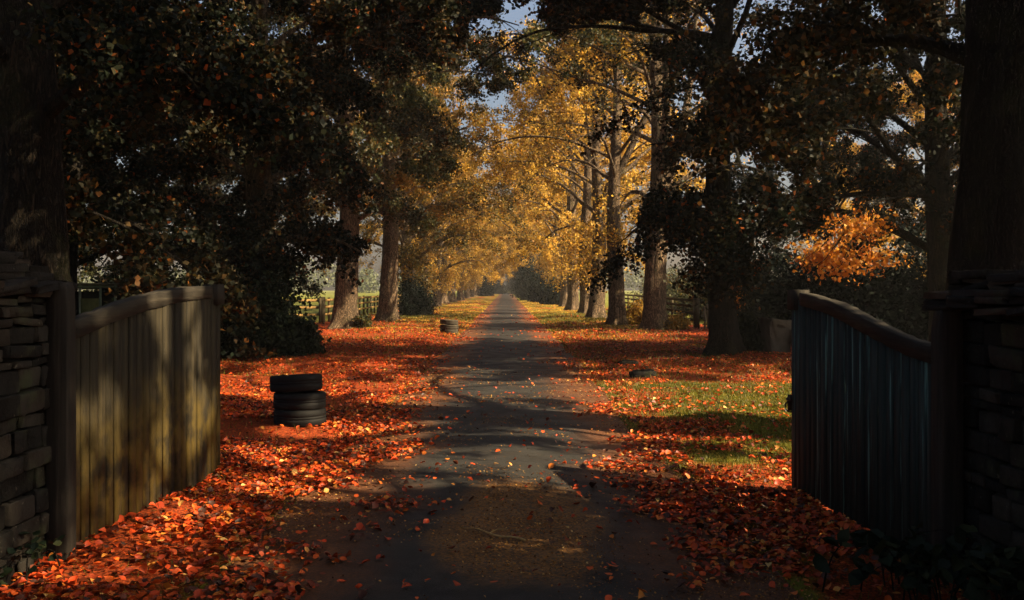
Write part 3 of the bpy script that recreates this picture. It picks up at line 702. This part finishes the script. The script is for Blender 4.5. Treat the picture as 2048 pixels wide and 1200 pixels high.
# gate posts
def gate_post(x, y, w_, h, label, z0):
    root = thing('gate_post', label, 'post', (x, y, z0)); mb = MB()
    zz = [-.2, .3, .8, h-.15, h-.04, h]; sc = [1, .99, .98, .97, .9, .72]; V = []
    for z, s in zip(zz, sc):
        for (a, b) in [(-1, -.85), (-.85, -1), (.85, -1), (1, -.85), (1, .85), (.85, 1), (-.85, 1), (-1, .85)]: V.append((a*w_/2*s+random.uniform(-.004, .004), b*w_/2*s, z))
    F = [[i*8+j, i*8+(j+1) % 8, i*8+8+(j+1) % 8, i*8+8+j] for i in range(5) for j in range(8)]
    mb.add(V, F); mb.f.setdefault(8, []).append(np.array([[40+i for i in range(8)]]))
    mb.build('post', M['beam'], root)
    for z in (.35, h-.45):
        MB().box((0, w_/2+.012, z), (w_*.7, .02, .05)).build('hinge_plate', M['iron'], root)
    return root
gate_post(-2.68, 6.02, .135, 1.68, 'square weathered timber post hanging the left gate', 0)
gate_post(2.67, 6.05, .145, 1.66, 'square weathered timber post hanging the right gate', -.13)

# gates: local x runs from the hinge to the free end
def gate(hx, hy, fx, fy, zb, top, label, mat, side, latch, nplank, seed):
    rng = np.random.default_rng(seed); ang = math.atan2(fy-hy, fx-hx); L = math.hypot(fx-hx, fy-hy)
    root = thing('wooden_gate', label, 'gate', (hx, hy, zb), ang)
    tz = lambda u: float(np.interp(u, [t[0] for t in top], [t[1] for t in top]))
    us = np.linspace(0, 1, 33); tops = np.array([tz(u) for u in us])
    for _ in range(4): tops[1:-1] = (tops[:-2]+2*tops[1:-1]+tops[2:])/4
    tzs = lambda u: float(np.interp(u, us, tops))
    bd = MB(); pw = L/nplank
    for q in range(nplank):
        u0, u1 = q*pw, (q+1)*pw-.007; b0 = .05+rng.uniform(-.02, .02); dy = side*(.008+rng.uniform(0, .012)); th = .022
        za, zc = tzs(u0/L)-.05, tzs(u1/L)-.05; c = .006
        V = [(u0, dy-th/2, b0), (u1, dy-th/2, b0), (u1, dy+th/2, b0), (u0, dy+th/2, b0), (u0, dy-th/2, za), (u1, dy-th/2, zc), (u1, dy+th/2, zc), (u0, dy+th/2, za)]
        V = [(a+(c if (i_ in (0, 3, 4, 7)) else -c)*(1 if (side*(b-dy) > 0) else 0), b, z) for i_, (a, b, z) in enumerate(V)]
        bd.add(V, [[0, 3, 2, 1], [4, 5, 6, 7], [0, 1, 5, 4], [2, 3, 7, 6], [1, 2, 6, 5], [0, 4, 7, 3]])
    bd.build('boards', M[mat], root)
    def sweep(h0, w_, dz, y0, name, mm, u0=0., u1=1.):
        mb = MB(); V = []; k_ = 0
        for u in us:
            if u < u0-1e-6 or u > u1+1e-6: continue
            z = tzs(u)+dz; k_ += 1; j_ = rng.normal(0, .003)
            for (a, b) in [(-.5, 0), (-.5, .93), (-.46, 1), (.46, 1), (.5, .93), (.5, 0)]: V.append((u*L, y0+a*w_+j_, z-h0+b*h0+rng.normal(0, .0025)))
        F = [[i*6+j, i*6+(j+1) % 6, i*6+6+(j+1) % 6, i*6+6+j] for i in range(k_-1) for j in range(6)]
        mb.add(V, F); mb.f.setdefault(6, []).append(np.array([[5, 4, 3, 2, 1, 0], [(k_-1)*6+i for i in range(6)]]))
        return mb.build(name, mm, root)
    sweep(.105, .10, .015, -side*.012, 'top_rail', M['beam_rail'], 0, .925)
    mb = MB(); e = tzs(1)
    mb.box((L-.085, -side*.012, e-.055), (.19, .125, .17), None, .004); mb.build('end_block', M['beam'], root)
    MB().box((L-.06, -side*.05, e/2-.02), (.11, .06, e-.24)).build('stile', M['beam'], root)
    MB().box((L/2, -side*.05, .22), (L-.06, .06, .12)).build('bottom_rail', M['beam_rail'], root)
    MB().bar((.1, -side*.05, .3), (L-.15, -side*.05, e-.3), .05, .1).build('brace', M['beam'], root)
    if latch:
        lt = MB(); lt.box((L+.005, side*.03, e*.45), (.03, .03, .14)); lt.box((L-.03, side*.05, e*.45+.03), (.10, .02, .025)); lt.tube(np.array([[L-.02, side*.03+.05*math.sin(a), e*.45-.03+.05*math.cos(a)] for a in np.linspace(0, 6.28, 13)]), .007, 6)
        lt.build('latch', M['iron'], root)
    return root
gate(-2.675, 6.11, -2.50, 8.70, 0.0, [(0, 1.42), (.2, 1.51), (.42, 1.585), (.66, 1.635), (.85, 1.65), (1, 1.645)], 'open boarded gate left of the drive, olive green, yellower low down', 'gate_olive', -1, False, 23, 101)
gate(2.66, 6.14, 2.50, 8.70, -.13, [(0, 1.40), (.15, 1.43), (.35, 1.52), (.6, 1.645), (.85, 1.715), (1, 1.73)], 'open boarded gate right of the drive, flaking blue green paint', 'gate_teal', 1, True, 22, 102)

# ------------------------------------------------------------------ tyres
def tyre_mesh(r, h, seed, mat):
    rng = np.random.default_rng(seed); na = 64
    prof = [(.56, .16), (.60, .04), (.72, 0), (.93, .015), (.985, .09), (1.0, .28), (1.0, .40), (.985, .42), (.985, .45), (1.0, .47), (1.0, .55), (.985, .57), (.985, .60), (1.0, .62), (1, .72), (.985, .91), (.93, .985), (.72, 1.0), (.60, .96), (.56, .84), (.66, .78), (.9, .72), (.92, .28), (.66, .22)]
    V = []; m = len(prof)
    for i in range(na):
        a = i*2*np.pi/na
        for k_, (p, z) in enumerate(prof):
            g = .985 if (i % 2 and .12 < z < .88 and p > .97) else 1
            V.append((r*p*g*math.cos(a), r*p*g*math.sin(a), h*z))
    F = [[i*m+j, ((i+1) % na)*m+j, ((i+1) % na)*m+(j+1) % m, i*m+(j+1) % m] for i in range(na) for j in range(m)]
    return mesh_np('tyre', np.array(V), np.array(F), mat, True)
def tyre(me, x, y, z, rx, ry_, label, group):
    o = link('tyre', me, None, (x, y, z)); o.rotation_euler = (rx, ry_, random.uniform(0, 6)); return tag(o, label, 'tyre', group)
t1 = tyre_mesh(.305, .195, 1, M['rubber']); bx_, by_ = -2.44, 11.75; bz = float(gz(bx_, by_))
G1 = 'tyres stacked on the leaves by the left gate'
tyre(t1, bx_+.02, by_, bz-.01, 0, 0, 'black tyre at the bottom of the near stack on the red leaves', G1)
tyre(t1, bx_+.015, by_+.01, bz+.178, 0, R(-1), 'black tyre in the middle of the near stack on the red leaves', G1)
tyre(t1, bx_-.022, by_, bz+.380, 0, R(-4.5), 'black tilted tyre on top of the near stack on the red leaves', G1)
t2 = tyre_mesh(.33, .165, 2, M['rubber_dusty']); bx_, by_ = -2.04, 35.8; bz = float(gz(bx_, by_))
G2 = 'tyres stacked farther up the drive'
for q, lab in enumerate(['bottom', 'middle', 'top']):
    tyre(t2, bx_+[.0, .01, .0][q], by_, bz+.162*q+(.012 if q == 2 else 0), 0, R([0, 0, -3][q]), 'dusty dark tyre, %s of the far stack on the yellow grass' % lab, G2)

# short log and flat stone on the right verge
def log(x, y, L, r, label, rz, name, mat):
    mb = MB(); rng = np.random.default_rng(5); na = 14; V = []; t = np.linspace(-.5, .5, 9); k_ = 0
    sc = np.array([.55, .9, 1, 1.03, .97, 1, 1, .88, .5])
    for s, u in zip(sc, t):
        for i in range(na):
            a = i*2*np.pi/na; q = r*s*(1+rng.normal(0, .07)); V.append((u*L, q*math.cos(a), r*.75+q*math.sin(a)*.9))
    F = [[i*na+j, i*na+(j+1) % na, i*na+na+(j+1) % na, i*na+na+j] for i in range(8) for j in range(na)]
    mb.add(V, F); mb.f.setdefault(na, []).append(np.array([list(range(na))[::-1], [8*na+i for i in range(na)]]))
    o = link(name, mb.mesh(name, mat, False), None, (x, y, float(gz(x, y))-.01)); o.rotation_euler = (0, 0, rz)
    return tag(o, label, name.replace('_', ' '))
log(2.55, 20.9, .44, .075, 'short black log lying on the leaves right of the drive', R(8), 'log', M['bark_dark'])
sm = MB(); rng = np.random.default_rng(3); blob_stone(sm, (0, 0, .04), (.46, .36, .15), rng, 0, .5); sm.v[0] *= 1+np.random.default_rng(4).normal(0, .10, sm.v[0].shape) 
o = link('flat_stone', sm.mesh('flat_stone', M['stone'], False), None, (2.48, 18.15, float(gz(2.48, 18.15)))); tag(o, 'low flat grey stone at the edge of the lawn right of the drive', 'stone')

# twig on the drive
rng = np.random.default_rng(9); t = np.linspace(0, 1, 12)
P = np.stack([-.30+.42*t, 6.72-.36*t+.02*np.sin(t*9), rz_(-.3+.42*t, 6.7-.36*t)+.010+.012*np.sin(t*5)**2], 1)
tw = MB().tube(P, np.linspace(.003, .008, 12), 6, True); tw.tube(np.array([P[5], P[5]+[.05, .05, .015], P[5]+[.12, .07, .01]]), [.004, .003, .002], 5)
tag(tw.build('fallen_twig', M['straw'], None, True), 'thin pale twig lying across the middle of the asphalt', 'twig')

# ------------------------------------------------------------------ bulk bag and sack
def cloth_bag(x, y, w0, w1, h, label, mat, name, seed, loops):
    rng = np.random.default_rng(seed); root = thing(name, label, name.replace('_', ' '), (x, y, float(gz(x, y))), R(14)); na, nb = 40, 18; V = []
    ph = rng.uniform(0, 6.28, 6)
    for j in range(nb):
        t = j/(nb-1); wd = w0+(w1-w0)*t
        for i in range(na):
            a = i*2*np.pi/na; c, s = math.cos(a), math.sin(a); p = .45
            rx, ry2 = np.sign(c)*abs(c)**p, np.sign(s)*abs(s)**p
            k_ = 1+.035*math.sin(5*a+ph[0]+t*4)+.05*math.sin(3*a+ph[1]-t*7)*t+.03*math.sin(9*a+ph[2]+t*11)
            V.append((rx*wd/2*k_, ry2*wd/2*.9*k_, h*t*(1-.10*(rx*.5+.5)*t)+.012*math.sin(7*a+ph[3])*t))
    for (s_, d_) in ((.93, -.01), (.88, -.22)):               # turned-in mouth
        for i in range(na):
            v = V[(nb-1)*na+i]; V.append((v[0]*s_, v[1]*s_, v[2]+d_*h))
    F = [[i*na+j, i*na+(j+1) % na, i*na+na+(j+1) % na, i*na+na+j] for i in range(nb+1) for j in range(na)]
    mb = MB().add(V, F); mb.f.setdefault(na, []).append(np.array([[(nb+1)*na+i for i in range(na)]]))
    mb.build('bag', M[mat], root, True)
    if loops:
        for (a, b) in ((-1, -1), (1, -1), (1, 1), (-1, 1)):
            q = np.array([a*w1*.43, b*w1*.40, h*.9]); pts = np.array([q, q+[a*.03, b*.02, -.12], q+[a*.05, b*.04, -.3], q+[a*.01, 0, -.38]])
            MB().tube(pts, .018, 5).build('lifting_loop', M['bag'], root, True)
    return root
cloth_bag(6.42, 23.7, .52, .74, .86, 'pale grey bulk bag slumped in the shade beside the right gate', 'bag', 'bulk_bag', 3, True)
cloth_bag(6.95, 23.4, .42, .40, .60, 'maroon sack tucked between the bulk bag and the right gate', 'sack', 'sack', 4, False)

# ------------------------------------------------------------------ fences
def fence(pts, label, spacing, h, rails, mat, endpost, rail_mat):
    root = thing('rail_fence', label, 'fence', (pts[0][0], pts[0][1], 0)); o = np.array([pts[0][0], pts[0][1]])
    for (a, b) in zip(pts[:-1], pts[1:]):
        a, b = np.array(a, float), np.array(b, float); L = np.linalg.norm(b-a); m = max(1, int(round(L/spacing)))
        for q in range(m+1):
            p = a+(b-a)*q/m; z = float(gz(*p)); big = endpost and q == 0
            MB().box((*(p-o), z+h/2+.02), (.20 if big else .10, .20 if big else .09, h+(.16 if big else .06)), None, .006).build('post', M[mat], root)
        d = (b-a)/L; nrm = np.array([d[1], -d[0]])*.065*(1 if a[0] < 0 else -1)
        for zr in rails:
            MB().bar((*(a-o+nrm), zr+float(gz(*a))), (*(b-o+nrm), zr+float(gz(*b))), .035, .10, .004).build('rail', M[rail_mat], root)
    return root
fence([(-8.0, 43.6), (-8.6, 92)], 'sunlit post and rail fence between the left trunks and the meadow', 1.75, 1.05, (.38, .70, 1.0), 'rail_dark', True, 'rail')
fence([(-8.05, 43.3), (-13, 41.5)], 'short return of rail fence running left from the corner post', 1.7, 1.05, (.38, .70, 1.0), 'rail_dark', False, 'rail')
fence([(7.35, 38.6), (7.9, 70)], 'dark post and rail fence behind the right hand trunks', 3.0, 1.08, (.30, .58, .85, 1.08), 'rail_dark', True, 'rail_dark')
root = thing('paling_panel', 'short panel of pale upright palings beside the thick right fence post', 'fence', (7.6, 38.2, 0))
pm = MB()
for q in range(8): pm.box((q*.11, RNG.normal(0, .01), .47+RNG.uniform(-.03, .05)), (.065, .03, .98), None, .008)
pm.build('palings', M['pale'], root)
for z in (.25, .8): MB().box((.38, .035, z), (.9, .035, .06)).build('rail', M['rail_dark'], root)

# ------------------------------------------------------------------ small shelter at left
def shelter(x, y):
    root = thing('shelter', 'low open fronted shelter with pale green frame seen above the left gate', 'shelter', (x, y, 0))
    W, D, H = 2.0, 1.5, 1.72
    for px in (-1.0, .06, .60, 1.0): MB().box((px, 0, H/2), (.05, .05, H)).build('upright', M['frame_green'], root)
    for px in (-1.0, 1.0): MB().box((px, D, H/2-.05), (.05, .05, H-.1)).build('upright', M['frame_green'], root)
    MB().box((0, -.03, H-.05), (W-.05, .02, .05)).build('lintel', M['frame_green'], root)
    rf = MB(); rf.bar((0, -.15, H+.03), (0, D+.15, H-.10), W+.25, .035); rf.build('roof', M['roof_sheet'], root)
    MB().box((0, D+.04, H/2-.08), (W, .03, H-.2)).build('back_wall', M['dark_board'], root)
    MB().box((-1.04, D/2, H/2-.06), (.03, D, H-.16)).build('side_wall', M['dark_board'], root)
    MB().box((.33, -.01, .68), (.47, .03, 1.36)).build('half_door', M['olive_panel'], root)
    pp = MB()
    for q in range(9): pp.box((-.97+q*.057+.03, -.012, 1.16), (.052, .025, .46))
    pp.build('slat_panel', M['pale_panel'], root)
    return root
shelter(-11.35, 26.5)
mb = MB(); V = []
for i in range(9):
    for j in range(9):
        u, v_ = i/8-.5, j/8-.5; V.append((u*.9, v_*.7, .95*(1-abs(2*v_)**3)*(.92+.08*math.sin(7*u+5*v_))*(1-abs(2*u)**6*.9)))
mb.add(V, [[i*9+j, i*9+9+j, i*9+10+j, i*9+j+1] for i in range(8) for j in range(8)])
o = mb.build('tarpaulin', M['tarp'], None, True); o.location = (-11.5, 26.0, 0); tag(o, 'bright blue tarpaulin heap in front of the small shelter', 'tarpaulin')

# ------------------------------------------------------------------ far woodland beyond the meadow
rng = np.random.default_rng(77); C_ = []
for x in np.arange(-260, 260, 4.2):
    if abs(x) < 22: continue
    for q in range(3): C_.append((x+rng.normal(0, 2.5), 300+rng.normal(0, 7), rng.uniform(.5, 6.5)*(1+.3*math.sin(x*.07)), rng.uniform(2, 3.4)))
C_ = np.array(C_); n_ = 52000; i = rng.integers(0, len(C_), n_); u = rng.normal(0, 1, (n_, 3)); u /= np.linalg.norm(u, axis=1)[:, None]
P = C_[i, :3]+u*C_[i, 3:4]*rng.uniform(.7, 1.05, (n_, 1)); P = P[P[:, 2] > 0]
v, f = leaves_simple(P, rng.normal(0, 1, (len(P), 3))+[0, -.3, .5], rng.uniform(.5, 1.0, len(P)), rng)
tag(link('woodland', mesh_np('woodland', v, f, M['leaf_far'])), 'distant grey green woodland along the far edge of the meadow', 'woodland', kind='stuff')

# ------------------------------------------------------------------ air
n = N('haze'); vol = n.n('VolumePrincipled'); vol.inputs['Color'].default_value = (.95, .93, .9, 1); vol.inputs['Density'].default_value = .0004; vol.inputs['Anisotropy'].default_value = .2
n.t.links.new(vol.outputs[0], n.out.inputs['Volume'])
tag(MB().box((0, 230, 11), (860, 600, 25)).build('haze', n.m), kind='stuff')
